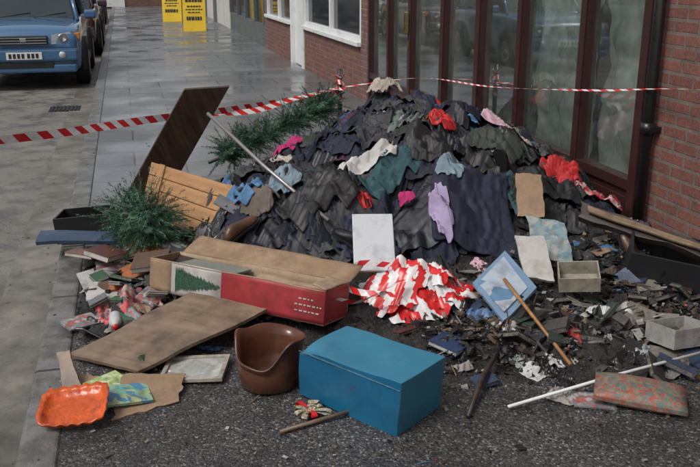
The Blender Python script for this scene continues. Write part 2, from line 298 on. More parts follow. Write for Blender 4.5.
def car(name,loc,paint,flip=False):
    e=empty(name,loc,(0,0,math.pi if flip else 0))
    def sec(y,w,z0,z1,crown=.03):
        h=[(0,z0),(w*.9,z0),(w*.985,z0+.06),(w,(z0+z1)/2),(w*.985,z1-.12),(w*.93,z1-.03),(w*.7,z1),(0,z1+crown)]
        L=[(x,y,z) for x,z in h];return L+[(-x,y,z) for x,z in h[::-1][1:-1]]
    st=[(0.02,.66,.36,.60),(.0,.72,.32,.72),(.06,.80,.27,.86),(.16,.84,.25,.93),(.5,.865,.25,.99),(1.0,.87,.25,1.03),(1.2,.87,.25,1.05),(2.4,.87,.25,1.06),(3.6,.865,.25,1.05),(3.8,.84,.28,1.0),(3.9,.78,.36,.8)]
    loft('body',[sec(*s) for s in st],paint,e,2)
    V=[];pts=[(1.02,.76,1.0),(1.75,.62,1.58),(3.45,.62,1.6),(3.8,.74,1.02)]
    for y,w,z in pts: V+=[(-w,y,z),(w,y,z)]
    cab=obj('glasshouse',V,[(0,1,3,2),(2,3,5,4),(4,5,7,6),(0,2,4,6),(1,7,5,3),(0,6,7,1)],shieldg,parent=e)
    bev(cab,.05,3)
    r=obj('roof',boxv(-.63,.63,1.72,3.5,1.565,1.63),BF,paint,parent=e,smooth=False);bev(r,.03,3)
    for sx in(-1,1):
        tube('a_pillar',[(sx*.775,1.0,1.0),(sx*.64,1.73,1.59)],.035,paint,e,8);tube('d_pillar',[(sx*.75,3.82,1.0),(sx*.63,3.47,1.6)],.05,paint,e,8)
        tube('b_pillar',[(sx*.765,2.4,1.03),(sx*.635,2.4,1.6)],.03,trim,e,8)
        m=obj('mirror',boxv(sx*.98-.1,sx*.98+.1,1.12,1.22,1.02,1.16),BF,paint,parent=e);bev(m,.035,3)
        for wy in(.72,3.12):
            w=lathe('wheel',[(.0,.0),(.12,.0),(.19,.01),(.2,.03),(.23,.035),(.3,.03),(.335,.0),(.34,-.1),(.335,-.18),(0,-.18)],tyre,e,28,(sx*.885,wy,.34),(0,sx*R(90),0))
            lathe('rim',[(0,.03),(.05,.035),(.06,.015),(.17,.02),(.205,.036),(.2,.0)],alloy,e,20,(sx*.886,wy,.34),(0,sx*R(90),0))
            vs=[];fs=[]
            for i in range(17):
                a=math.pi*i/16*1.1-.157
                for rr,xx in((.36,.885),(.43,.9),(.44,.84)): vs.append((sx*xx,wy+rr*math.cos(a),.34+rr*math.sin(a)))
            for i in range(16):
                for q in range(2): fs.append((i*3+q,i*3+q+1,i*3+q+4,i*3+q+3))
            obj('arch',vs,fs,trim,parent=e,smooth=True)
        hl=obj('headlight',[(sx*x,y,z) for x,y,z in((.40,-.01,.70),(.72,.07,.70),(.82,.22,.76),(.82,.24,.88),(.70,.1,.88),(.42,.02,.84),(.6,.3,.78))],[(0,1,4,5),(1,2,3,4),(0,1,2,6),(3,4,5,6)],lamp,parent=e)
        lathe('reflector',[(0,.0),(.05,.012),(.065,.02),(.07,.0)],chrome,e,20,(sx*.58,.015,.79),(R(90),0,sx*.2))
        box('indicator',sx*.79-.04,sx*.79+.04,.115,.2,.76,.86,orange,e,.01)
        lathe('fog_lamp',[(0,.012),(.045,.01),(.055,-.01)],lamp,e,18,(sx*.56,-.075,.54),(R(90),0,0))
        box('side_skirt',sx*.86-.02,sx*.86+.02,1.1,2.7,.25,.38,trim,e,.01)
    box('grille',-.36,.36,-.035,.03,.70,.83,trim,e,.01)
    for i in range(3): box('grille_bar',-.34,.34,-.045,-.034,.715+i*.04,.728+i*.04,chrome,e)
    box('badge',-.05,.05,-.055,-.044,.74,.80,chrome,e,.01)
    bb=box('bumper',-.80,.80,-.07,.1,.44,.64,paint,e,.04);box('lower_intake',-.42,.42,-.05,.1,.34,.42,trim,e,.01)
    box('bumper_lower',-.76,.76,-.045,.1,.27,.40,paint,e,.03)
    box('bumper_seam',-.79,.79,-.074,-.06,.645,.655,trim,e)
    box('number_plate',-.26,.26,-.085,-.072,.48,.59,plate,e,.003)
    for i in range(7): box('plate_letter',-.225+i*.062+(.02 if i>3 else 0),-.185+i*.062+(.02 if i>3 else 0),-.089,-.086,.50,.57,trim,e)
    tube('wiper',[(-.5,.98,1.06),(.05,1.08,1.12)],.01,trim,e,6);tube('wiper_2',[(.1,.98,1.06),(.6,1.08,1.12)],.01,trim,e,6)
    return e
blue=M('blue_car_paint',(.04,.13,.26),.25,.06,1,0,coat=1,rvar=.04);dark=M('dark_car_paint',(.05,.015,.018),.25,.1,1,0,coat=1,rvar=.04);silv=M('silver_car_paint',(.4,.41,.42),.3,.06,1,0,metal=.6,rvar=.04)
car('parked_car',(-1.52,14.15,-.11),blue);car('parked_car.001',(-1.42,19.2,-.11),dark);car('parked_car.002',(-1.5,24.6,-.11),silv);car('parked_car.003',(-1.5,30.6,-.11),dark)
car('parked_car.004',(-6.2,20,-.11),silv,True)
yel=M('yellow_sign',(.75,.5,.02),.45,.1,3,.0)
for i,(x,y,s) in enumerate(((1.62,30.5,1),(1.98,25.6,1))):
    e=empty('yellow_a_board' if not i else 'yellow_a_board.001',(x,y,0),(0,0,R(-6)))
    for sg in(-1,1):
        p=obj('panel',[(-.32,sg*.28,.0),(.32,sg*.28,.0),(.32,sg*.03,1.05),(-.32,sg*.03,1.05),(-.32,sg*.28+.02,.0),(.32,sg*.28+.02,.0),(.32,sg*.03+.02,1.05),(-.32,sg*.03+.02,1.05)],BF,yel,parent=e)
    f=lambda zz:-.28+.25*zz/1.05-.008
    for j,(z,w,hh) in enumerate(((.80,.24,.12),(.66,.2,.04),(.58,.24,.03),(.50,.18,.03),(.30,.22,.1))):
        x0=-w
        while x0<w-.02:
            ww=min(random.uniform(.05,.12),w-x0)
            obj('lettering',[(x0,f(z),z),(x0+ww*.8,f(z),z),(x0+ww*.8,f(z+hh),z+hh),(x0,f(z+hh),z+hh)],[(0,1,2,3)],trim,parent=e);x0+=ww
# ------------------------------------------------------------------ height map of the heap
HX0,HY0,HR=-.9,2.3,.02;hnx,hny=200,360
gx=HX0+HR*np.arange(hnx);gy=HY0+HR*np.arange(hny);GX,GY=np.meshgrid(gx,gy,indexing='ij')
hH=H(GX,GY)
hm=np.maximum(hH-.045+.03*lump(GX,GY)*np.clip(hH*8,0,1)+.05*blump(GX,GY)*np.clip((hH-.15)*6,0,1),0)
hm0=hm.copy()
def samp(A,x,y):
    fx=np.clip((x-HX0)/HR,0,hnx-1.01);fy=np.clip((y-HY0)/HR,0,hny-1.01);i=fx.astype(int);j=fy.astype(int);a=fx-i;b=fy-j
    return A[i,j]*(1-a)*(1-b)+A[i+1,j]*a*(1-b)+A[i,j+1]*(1-a)*b+A[i+1,j+1]*a*b
def hs(x,y): return samp(hm,x,y)
def hz(x,y): return float(hs(np.array([x]),np.array([y]))[0])
# ------------------------------------------------------------------ debris bed
char_m,nt,b=_nt('charred_ash');co=coords(nt);n1=noise(nt,co,9,5,.7);n2=noise(nt,co,60,5,.7)
c=mixc(nt,ramp(nt,n1,.4,.65),(.012,.011,.011),(.05,.045,.04));c=mixc(nt,ramp(nt,n2,.58,.72,0,.8),c,(.17,.16,.145));nt.links.new(c,b.inputs['Base Color']);b.inputs['Roughness'].default_value=.45;bump(nt,b,n2,1,.02)
n=260;xs=np.linspace(-.34,3.055,n);ys=np.linspace(2.4,9.2,n+60);X,Y=np.meshgrid(xs,ys,indexing='ij')
ed=.035+.03*lump(X*1.0,Y*1.0)
Z=H(X,Y)-ed+.022*lump(X*3,Y*3)+.012*lump(X*9,Y*9)+.008*rng.standard_normal(X.shape)
Z=np.where(H(X,Y)>.15,np.minimum(Z,hs(X,Y)-.005),Z)
vs=np.stack([X,Y,Z],-1).reshape(-1,3);ny=n+60
idx=np.arange(n*ny).reshape(n,ny);Fq=np.stack([idx[:-1,:-1],idx[1:,:-1],idx[1:,1:],idx[:-1,1:]],-1).reshape(-1,4)
keep=(vs[Fq][:,:,2].max(1)>.0);Fq=Fq[keep]
obj('debris_mound_ash',vs.tolist(),Fq.tolist(),char_m,smooth=True)
# ------------------------------------------------------------------ cloth
NG=40
def simulate(specs,steps=9,iters=3,g=.0005):
    B=len(specs);P=np.zeros((B,NG,NG,3));a=np.linspace(-.5,.5,NG);U,V=np.meshgrid(a,a,indexing='ij');rw=np.zeros((B,1,1));rl=np.zeros((B,1,1))
    for b,s in enumerate(specs):
        w,l,cp=s['w'],s['l'],s['comp'];x=U*w*cp;y=V*l*cp;z=np.zeros_like(x);A=s.get('amp',1)
        an0=rng.uniform(0,3.14);lam0=min(rng.uniform(.09,.18),min(w,l)*cp*.55)
        for q in range(6):
            lam=lam0*rng.uniform(.55,1.5);f=6.28/lam;ph=rng.uniform(0,6.28)
            an=an0+rng.normal(0,.33) if q<3 else rng.uniform(0,3.14)
            u_=x*math.cos(an)+y*math.sin(an);v_=-x*math.sin(an)+y*math.cos(an)
            wob=.3*lam*np.sin(6.28*v_/(lam*rng.uniform(2,4))+ph*2)
            t_=np.sin(f*(u_*(1+rng.uniform(-1.5,1.5)*v_)+wob)+ph);env=.5+.5*np.sin(x*rng.uniform(4,14)+y*rng.uniform(-14,14)+ph)
            ridge=(1-np.abs(t_))**1.4*2-.6
            z+=lam*(.17 if q<3 else .09)*A*(ridge if q%2 else t_)*(.25+env)
        c_,s_=math.cos(s['rot']),math.sin(s['rot']);X_=s['x']+x*c_-y*s_;Y_=s['y']+x*s_+y*c_
        e=np.minimum(1,4*np.minimum(.5-np.abs(U),.5-np.abs(V))+.25)
        P[b,:,:,0]=X_;P[b,:,:,1]=Y_;P[b,:,:,2]=hs(X_,Y_)+.008+np.maximum(z-np.quantile(z,.12),0)*e+s.get('dz',0)
        rw[b]=w/(NG-1);rl[b]=l/(NG-1)
    prev=P.copy()
    def con(A,Bv,rest,st=.4):
        d=Bv-A;L=np.sqrt((d*d).sum(-1))+1e-9;k=(st*np.clip((L-rest)/L,-.25,.6))[...,None]*d;A+=k;Bv-=k
    for t in range(steps):
        v=(P-prev)*.6;v[...,:2]*=.3;prev=P.copy();P+=v;P[...,2]-=g
        for _ in range(iters):
            con(P[:,0::2],P[:,1::2],rw);con(P[:,1:-1:2],P[:,2::2],rw)
            con(P[:,:,0::2],P[:,:,1::2],rl);con(P[:,:,1:-1:2],P[:,:,2::2],rl)
        P[:,1:-1]+=.03*(P[:,:-2]+P[:,2:]-2*P[:,1:-1]);P[:,:,1:-1]+=.03*(P[:,:,:-2]+P[:,:,2:]-2*P[:,:,1:-1])
        P[...,0]=np.minimum(P[...,0],3.03)
        h=hs(P[...,0],P[...,1])+.005;m=P[...,2]<h
        P[...,2]=np.where(m,h,P[...,2])
        for k in(0,1): P[...,k]=prev[...,k]*.5+P[...,k]*.5
    return P
def absorb(P,cap=.05):
    global hm
    x=P[...,0].ravel();y=P[...,1].ravel();z=P[...,2].ravel()
    i=np.clip(((x-HX0)/HR).round().astype(int),0,hnx-1);j=np.clip(((y-HY0)/HR).round().astype(int),0,hny-1)
    h2=hm.copy();np.maximum.at(h2,(i,j),z)
    k=np.minimum(h2,hm+cap)
    for _ in range(2):
        k[1:-1,1:-1]=(k[1:-1,1:-1]*4+k[:-2,1:-1]+k[2:,1:-1]+k[1:-1,:-2]+k[1:-1,2:])/8
    hm=k
aa=np.linspace(0,1,NG);UU,VV=np.meshgrid(aa,aa,indexing='ij')
gidx=np.arange(NG*NG).reshape(NG,NG);GF=np.stack([gidx[:-1,:-1],gidx[1:,:-1],gidx[1:,1:],gidx[:-1,1:]],-1).reshape(-1,4)
UC=(UU[:-1,:-1]+.5/NG).ravel();VC=(VV[:-1,:-1]+.5/NG).ravel()
def mask(shape):
    if shape=='shirt': return (np.abs(UC-.5)<.27+.03*VC)|((VC>.66)&(VC<.97)&(np.abs(UC-.5)<.5))&~((np.abs(UC-.5)<.09)&(VC>.93))
    if shape=='trousers': return (np.abs(UC-.5)<.30)&~((np.abs(UC-.5)<.03+.03*(.65-VC))&(VC<.62))
    if shape=='blob':
        an=np.arctan2(VC-.5,UC-.5);r=np.hypot(VC-.5,UC-.5);p=rng.uniform(0,6,3);return r<.46+.05*np.sin(3*an+p[0])+.04*np.sin(7*an+p[1])+.02*np.sin(15*an+p[2])
    p=rng.uniform(0,6,4)
    return (np.abs(UC-.5+.02*np.sin(VC*9+p[0]))<.46+.02*np.sin(VC*5+p[1]))&(np.abs(VC-.5+.02*np.sin(UC*8+p[2]))<.46+.02*np.sin(UC*6+p[3]))
def cloth_obj(name,P,mat,shape,parent=None,thick=0,mi=None):
    mk=mask(shape);o=obj(name,P.reshape(-1,3).tolist(),GF[mk].tolist(),mat,mi=None if mi is None else mi[mk].tolist(),parent=parent,smooth=True)
    bm=bmesh.new();bm.from_mesh(o.data);bmesh.ops.delete(bm,geom=[v for v in bm.verts if not v.link_faces],context='VERTS')
    for _ in range(2):
        for v in bm.verts:
            if v.is_boundary:
                nb_=[e.other_vert(v) for e in v.link_edges if e.is_boundary]
                if len(nb_)==2: v.co=v.co*.5+(nb_[0].co+nb_[1].co)*.25
    bm.to_mesh(o.data);bm.free()
    if thick: md=o.modifiers.new('t','SOLIDIFY');md.thickness=thick;md.offset=0
    return o
def fab(name,col,rough=.8,var=.25,bs=.22,dirt=.12): 
    return M('fabric_'+name,col,rough,var,6,bs,38,dirt=dirt,dirtcol=mul(col,.5),dist=.008)
darks=[fab('black',(.011,.011,.012)),fab('black2',(.017,.016,.017),.6),fab('charcoal',(.030,.030,.034)),fab('navy',(.009,.012,.026)),fab('navy2',(.014,.018,.038)),fab('ink',(.012,.013,.02),.55),fab('grey',(.05,.05,.054)),fab('black4',(.014,.014,.016),.7),fab('black3',(.02,.02,.022),.42)]
mids=[fab('teal',(.025,.075,.085)),fab('olive',(.035,.042,.033)),fab('plum',(.06,.022,.045)),fab('greygreen',(.11,.14,.12)),fab('denim',(.045,.08,.16)),fab('taupe',(.13,.105,.085))]
def spec(x,y,w=.6,l=.7,rot=None,comp=.7,mat=None,shape=None,name=None,**k):
    return dict(x=x,y=y,w=w,l=l,rot=rng.uniform(0,6.28) if rot is None else rot,comp=comp,mat=mat,shape=shape or random.choice(['shirt','trousers','blob','full','blob']),name=name,**k)
red=fab('red',(.45,.02,.02),.6,dirt=.15);pink=fab('pink',(.55,.36,.41),dirt=.15);lav=fab('lavender',(.36,.29,.45),dirt=.15);white=fab('white',(.52,.50,.48),dirt=.2);cream=fab('cream',(.40,.36,.30),dirt=.25);mag=fab('magenta',(.42,.02,.13),dirt=.15);blg=fab('bluegrey',(.18,.25,.29),dirt=.2);jean=fab('jeans',(.08,.19,.34),dirt=.2);teal=mids[0]
heap=empty('heap_of_clothes')
def rp(y0=4.15):
    while True:
        x=rng.uniform(.3,2.98);y=rng.uniform(y0,8.3);h=float(H(x,y))
        if h>.16 and y>4.25+.2*abs(x-1.5) and (x>.6 or y>4.7): return x,y
for layer in range(5):
    sp=[]
    for _ in range(44 if layer<4 else 38):
        x,y=rp();m=random.choice(darks) if random.random()<.97-.02*layer else random.choice(mids)
        sp.append(spec(x,y,rng.uniform(.4,.75),rng.uniform(.45,.85),comp=rng.uniform(.58,.74),mat=m))
    P=simulate(sp)
    for s,p in zip(sp,P): cloth_obj('garment',p,s['mat'],s['shape'],heap)
    absorb(P,.045)
brights=[red,pink,white,cream,blg,mids[3],mids[5],jean,mids[2],mag,red,mids[4]]
sp=[]
for _ in range(95):
    x,y=rp(4.3);m=random.choice(darks+mids[:2]) if random.random()<.74 else random.choice(brights)
    k_=rng.uniform(.2,.46) if m not in brights else rng.uniform(.12,.28)
    sp.append(spec(x,y,k_,k_*rng.uniform(.8,1.8),comp=rng.uniform(.55,.7),mat=m,dz=.004))
P=simulate(sp)
for s,p in zip(sp,P): cloth_obj('garment_small',p,s['mat'],s['shape'],heap)
absorb(P,.04)
def patt(name,c1,c2,c3,sc=25):
    m,nt,b=_nt(name);co=coords(nt)
    nz=N(nt,'ShaderNodeTexNoise');nz.inputs['Scale'].default_value=sc*.8;nz.inputs['Detail'].default_value=3;nt.links.new(co,nz.inputs['Vector'])
    va=N(nt,'ShaderNodeVectorMath',operation='MULTIPLY_ADD');nt.links.new(nz.outputs['Color'],va.inputs[0]);va.inputs[1].default_value=(.06,.06,.06);nt.links.new(co,va.inputs[2])
    v=N(nt,'ShaderNodeTexVoronoi');v.inputs['Scale'].default_value=sc;nt.links.new(va.outputs[0],v.inputs['Vector']);s=N(nt,'ShaderNodeSeparateColor');nt.links.new(v.outputs['Color'],s.inputs[0])
    c=mixc(nt,ramp(nt,s.outputs[0],.3,.7),c1,c2);c=mixc(nt,ramp(nt,s.outputs[1],.66,.76),c,c3);c=mixc(nt,ramp(nt,nz.outputs['Fac'],.5,.75,0,.6),c,(.06,.05,.045));nt.links.new(c,b.inputs['Base Color']);b.inputs['Roughness'].default_value=.5;return m
flor=patt('floral_pattern',(.5,.35,.3),(.08,.08,.1),(.55,.08,.08));patt2=patt('red_print',(.45,.03,.04),(.6,.45,.42),(.12,.02,.03),40)
S1=[spec(1.93,4.55,.72,.88,-.3,.72,darks[4],'full','navy_coat',amp=1.15),spec(1.5,4.9,.5,.6,-.8,.68,teal,'shirt','teal_shirt'),spec(2.3,5.1,.5,.5,None,.68,mids[1],'shirt','olive_jacket'),
 spec(.7,4.85,.45,.36,None,.7,mids[5],'blob','taupe_cloth'),spec(1.0,4.75,.6,.6,None,.7,darks[1],'shirt','black_shirt'),spec(2.45,4.6,.55,.55,None,.7,darks[0],'shirt','black_coat'),
 spec(1.25,4.45,.55,.45,None,.7,darks[4],'blob','navy_cloth'),spec(1.65,5.65,.5,.5,None,.7,darks[6],'shirt','grey_shirt'),
 spec(1.8,5.0,.5,.5,None,.66,darks[1],'full','black_jumper'),spec(2.2,5.6,.6,.55,None,.66,darks[3],'shirt','navy_jumper'),spec(2.3,7.6,.5,.4,None,.6,cream,'full','pale_sheet',dz=.1)]
S2=[spec(1.42,5.1,.56,.40,-.3,.70,white,'blob','white_towel',amp=1.1),spec(1.05,5.8,.38,.32,None,.68,mag,'blob','magenta_top'),spec(.98,5.45,.36,.3,.4,.68,cream,'blob','cream_cloth'),
 spec(2.0,5.3,.38,.34,None,.6,red,'blob','red_cloth'),spec(2.35,6.1,.42,.34,None,.62,red,'blob','red_cloth.001'),spec(2.55,5.6,.46,.66,-.6,.72,pink,'shirt','pink_shirt'),
 spec(2.72,4.95,.46,.5,-.5,.62,red,'blob','red_dress'),spec(2.85,4.7,.46,.46,None,.7,patt2,'full','patterned_blouse'),
 spec(1.70,4.47,.2,.52,-.1,.68,lav,'blob','lavender_scarf',amp=1.2),spec(1.86,4.75,.30,.26,.3,.66,blg,'blob','grey_top'),
 spec(1.83,4.14,.28,.22,None,.68,pink,'blob','pink_cloth'),spec(.6,5.0,.42,.52,.5,.66,jean,'trousers','blue_jeans'),spec(.87,5.02,.36,.44,-.5,.66,blg,'blob','pale_blue_shirt'),
 spec(1.72,6.9,.45,.4,0,.66,fab('purple',(.11,.09,.21)),'blob','purple_jumper'),spec(1.78,5.42,.38,.28,None,.66,mids[3],'blob','grey_green_cloth'),
 spec(1.25,6.3,.38,.36,None,.68,fab('lilac',(.22,.2,.32)),'blob','lilac_cloth'),spec(2.15,6.5,.34,.34,None,.6,white,'blob','white_cloth'),spec(2.0,6.45,.34,.32,None,.66,mag,'blob','magenta_top.001'),
 spec(-.1,4.22,.55,.5,.3,.6,flor,'full','floral_bag',amp=1.5),spec(1.55,4.66,.16,.14,None,.7,mag,'blob','magenta_slipper',dz=.03),spec(.5,5.3,.36,.34,None,.66,fab('bluecloth',(.07,.14,.26)),'blob','blue_cloth')]
for S in (S1,S2):
    P=simulate(S)
    for s,p in zip(S,P): cloth_obj(s['name'],p,s['mat'],s['shape'],thick=.004)
    absorb(P)
cover=np.clip(hm-hm0,0,1)
scr=[fab('soot',(.014,.013,.013),.5),fab('sootgrey',(.045,.042,.04),.7),darks[7],fab('scorched',(.08,.06,.048),.8,dirt=.3),darks[1],fab('ash_cloth',(.15,.14,.13),dirt=.4),darks[8]]
sp=[]
for cx,cy,sx,sy,n_ in((2.2,3.7,.5,.35,54),(.2,4.75,.28,.42,34),(2.85,4.0,.15,.5,10),(1.5,3.6,.3,.25,14)):
    for _ in range(n_):
        x=min(2.95,random.gauss(cx,sx));y=max(2.95,random.gauss(cy,sy))
        if x<-.25: continue
        sp.append(spec(x,y,rng.uniform(.14,.36),rng.uniform(.14,.36),comp=rng.uniform(.58,.75),mat=random.choice(scr),shape='blob'))
P=simulate(sp);se=empty('burnt_cloth_scraps')
for s,p in zip(sp,P): cloth_obj('scrap',p,s['mat'],s['shape'],se)
absorb(P,.03)
lp=[M('bag_white',(.52,.52,.5),.4,.1,9,.1,dirt=.25,dirtcol=(.17,.15,.13)),M('bag_clear',(.3,.33,.34),.25,.25,9,.1,dirt=.2),M('paper_grey',(.33,.31,.28),.8,.2,9,.1,dirt=.4,dirtcol=(.08,.065,.055)),M('bag_blue',(.07,.16,.3),.35,dirt=.2),M('paper_tan',(.28,.19,.12),.8,dirt=.3),M('bag_black',(.012,.012,.013),.2),M('wrap_red',(.35,.05,.04),.4,dirt=.2),patt('print_a',(.34,.32,.25),(.1,.22,.26),(.34,.1,.08),50),M('bag_black2',(.02,.02,.022),.25),M('bag_black3',(.016,.016,.018),.3)]
sp=[]
for cx,cy,sx,sy,n_ in((.05,4.6,.24,.42,60),(2.2,3.45,.5,.3,42),(1.5,3.5,.35,.2,14)):
    for _ in range(n_):
        x=min(2.9,random.gauss(cx,sx));y=max(2.85,random.gauss(cy,sy))
        if x<-.28: continue
        sp.append(spec(x,y,rng.uniform(.06,.24),rng.uniform(.06,.24),comp=rng.uniform(.6,.85),mat=random.choice(lp),shape=random.choice(['blob','full'])))
P=simulate(sp);se=empty('crumpled_litter')
for s,p in zip(sp,P): cloth_obj('litter',p,s['mat'],s['shape'],se)
# barrier tape heap
tr=M('tape_red',(.60,.02,.02),.3,.15,5,.2,30,dirt=.08);tw=M('tape_white',(.72,.70,.69),.3,.08,5,.2,30,dirt=.1,dirtcol=(.3,.28,.26))
mi=(((UC*4+VC*1.5)%1)>.5).astype(int)
hm_keep=hm.copy();hm=hm+.10*np.exp(-(((GX-1.36)/.2)**2+((GY-3.9)/.2)**2)**1.5)
T=[spec(1.36,3.84,.8,.62,.2,.78,name='a'),spec(1.5,3.82,.5,.5,.9,.75,name='b'),spec(1.22,3.84,.5,.5,2.2,.75,name='c',dz=.015),spec(1.40,3.92,.5,.5,2.9,.75,name='e',dz=.035)]
P=simulate(T);th_=empty('barrier_tape_heap')
for s,p in zip(T,P): cloth_obj('crumpled_tape_'+s['name'],p,[tr,tw],'blob',th_,mi=mi)
hm=hm_keep
def tape(name,pts,w,parent=None,seg=.055,tw_amp=.25,ph=0,flat=False):
    pts=[Vector(p) for p in pts]
    out=[]
    for i in range(len(pts)-1):
        p0=pts[max(i-1,0)];p1=pts[i];p2=pts[i+1];p3=pts[min(i+2,len(pts)-1)];n_=max(2,int((p2-p1).length/seg))
        for k in range(n_):
            t=k/n_;out.append(.5*((2*p1)+(-p0+p2)*t+(2*p0-5*p1+4*p2-p3)*t*t+(-p0+3*p1-3*p2+p3)*t**3))
    out.append(pts[-1]);vs=[];fs=[];mi_=[]
    for i,p in enumerate(out):
        t=(out[min(i+1,len(out)-1)]-out[max(i-1,0)]).normalized();s=t.cross(Vector((0,0,1))).normalized();u=s.cross(t)
        a=ph+tw_amp*math.sin(i*.21+ph)+(math.pi/2 if flat else 0);d=u*math.cos(a)+s*math.sin(a)
        vs+= [p-d*w/2,p+d*w/2+t*seg*.8]
    for i in range(len(out)-1): fs.append((2*i,2*i+2,2*i+3,2*i+1));mi_.append(i%2)
    return obj(name,vs,fs,[tr,tw],mi=mi_,parent=parent,smooth=True)
for j,q in enumerate([[(1.25,3.75,.24),(1.08,3.66,.21),(.98,3.63,.19),(.9,3.66,.2)],[(1.22,3.9,.26),(1.08,3.97,.26),(.96,3.88,.21),(1.0,3.74,.2),(1.15,3.66,.2)],[(1.5,3.7,.2),(1.6,3.58,.17),(1.66,3.45,.15),(1.62,3.36,.12)]]):
    tape('loose_end_%d'%j,q,.03,th_,.04,.9,j,True)
bt=empty('barrier_tape')
tape('strip',[(2.2,8.95,.44),(1.17,8.26,.42),(.16,7.62,.44),(-.95,6.9,.45),(-3.2,5.4,.6)],.066,bt,.075,.25)
tape('strip_2',[(2.2,8.95,.48),(1.6,8.5,.44),(1.17,8.2,.39),(.8,8.05,.40),(.4,7.8,.44)],.06,bt,.075,.35,1)
tape('reflected_strip',[(2.2,8.95,.48),(2.97,8.6,.60),(2.97,6.7,.75),(2.97,5.1,.93),(2.95,4.0,1.08),(2.95,2.5,1.2)],.016,bt,.075,.4,2)  # thin tape modelled in place of a faint reflection in the windows
pe=empty('barrier_post',(2.2,8.95,0));tube('pole',[(0,0,0),(0,0,.68)],.026,black_m,pe,10);lathe('foot',[(0,.03),(.1,.03),(.14,0)],trim,pe,20)
for i in range(5): tape('tape_wrap_%d'%i,[(.04*math.cos(a+i),.04*math.sin(a+i),.36+i*.06+.01*math.sin(a*2)) for a in(0,1.3,2.6,3.9,5.2,6.5)],.05,pe,.03,.3,i)
pe=empty('barrier_post.001',(-3.2,5.4,-.11));tube('pole',[(0,0,0),(0,0,1.0)],.03,black_m,pe,10);lathe('foot',[(0,.04),(.14,.04),(.18,0)],trim,pe,20)
# ------------------------------------------------------------------ boards, boxes
burnt=wood('burnt_wood',(.018,.013,.011),(.06,.042,.032),.5,0,.3);dkw=wood('dark_veneer',(.035,.02,.013),(.075,.045,.03),.35,1,.3);pine=wood('pine',(.30,.145,.055),(.42,.225,.09),.4,0,.25,2);ply=wood('plywood',(.20,.135,.085),(.28,.2,.135),.45,0,.5,2)
card=M('cardboard',(.33,.22,.135),.85,.18,4,.2,60,dirt=.4,dirtcol=(.11,.07,.045));cardi=M('cardboard_inner',(.36,.265,.175),.85,.15,5,.1,60,dirt=.35,dirtcol=(.15,.10,.065))
board4('dark_wooden_board',(-.15,6.2,.02),(.24,6.16,.17),(.68,6.0,.92),(.37,6.0,.91),.03,dkw)
hbp=empty('pine_headboard')
A,B_,Cc,D=[Vector(q) for q in ((.02,5.6,.15),(.46,4.84,.13),(.64,5.08,.40),(.12,5.88,.43))]
for i in range(4):
    t0,t1=i/4+.004,(i+1)/4-.004;board4('plank_%d'%i,A.lerp(D,t0),B_.lerp(Cc,t0),B_.lerp(Cc,t1),A.lerp(D,t1),.03,pine,hbp,bw=.004)
nrm=(B_-A).cross(D-A).normalized()
for t in(.12,.86): board4('batten',A.lerp(B_,t)+nrm*.022,A.lerp(B_,t+.06)+nrm*.022,D.lerp(Cc,t+.06)+nrm*.022,D.lerp(Cc,t)+nrm*.022,.014,pine,hbp)
board4('plywood_board',(-.36,3.72,.03),(-.05,3.46,.03),(.56,3.76,.14),(.22,4.08,.14),.018,ply,chew=.0018,bend=.005)
tube('metal_pole',[(.49,5.64,.79),(.77,5.1,.54),(1.05,4.55,hz(1.05,4.55)+.03)],.012,M('grey_metal',(.35,.33,.32),.4,.2,9,metal=.6))
board4('white_drawer_front',(1.06,4.02,.2),(1.27,3.96,.2),(1.33,4.23,.43),(1.117,4.28,.43),.02,M('white_laminate',(.56,.58,.60),.3,.08,3,.05,dirt=.22,dirtcol=(.22,.22,.22)),bw=.004)
pf=empty('picture_frame',(.19,3.46,.012),(R(1),R(-3),R(-16)))
box('mount',-.125,.125,-.1,.1,0,.008,M('picture_print',(.42,.42,.39),.35,.35,14,dirt=.4,dirtcol=(.17,.19,.17)),pf)
pfm=M('pale_frame',(.38,.34,.28),.5,dirt=.25)
for a in((-.14,.14,-.115,-.095),(-.14,.14,.095,.115),(-.14,-.12,-.095,.095),(.12,.14,-.095,.095)): box('rail',*a,0,.018,pfm,pf,.002)
# tree box
tb=empty('christmas_tree_box',(.49,4.02,.085),(R(-9),0,R(-42)))
L,W,Hh=1.04,.24,.17
redp=M('box_red',(.34,.035,.04),.55,.25,4,.15,40,dirt=.3,dirtcol=(.10,.02,.02));whp=M('box_white',(.50,.48,.45),.5,.12,4,.08,40,dirt=.3,dirtcol=(.18,.15,.12))
def wavy(name,a,b,c,d,mat,t=.005,amp=.004,parent=None,nu=22,nv=8,ph=0):
    a,b,c,d=[Vector(p) for p in (a,b,c,d)];V=[];Fc=[];nn_=(b-a).cross(d-a).normalized()
    for i in range(nu):
        for j in range(nv):
            s,u=i/(nu-1),j/(nv-1);p=(a*(1-s)+b*s)*(1-u)+(d*(1-s)+c*s)*u
            V.append(p+nn_*amp*(math.sin(s*9+u*3+ph)+.6*math.sin(s*23+ph)*u+.4*math.sin(s*41+u*5)*u))
    for i in range(nu-1):
        for j in range(nv-1): Fc.append((i*nv+j,(i+1)*nv+j,(i+1)*nv+j+1,i*nv+j+1))
    o=obj(name,V,Fc,mat,parent=parent,smooth=True);md=o.modifiers.new('t','SOLIDIFY');md.thickness=t;md.offset=-1;return o
box('base',-L/2,L/2,-W/2,W/2,0,.005,cardi,tb)
yf=-W/2
wavy('front_brown',(-L/2,yf,0),(-.38,yf,0),(-.38,yf,Hh),(-L/2,yf,Hh),card,parent=tb,amp=.0,nu=4)
wavy('front_white',(-.38,yf,0),(-.07,yf,0),(-.07,yf,Hh),(-.38,yf,Hh),whp,parent=tb,amp=.0,nu=4)
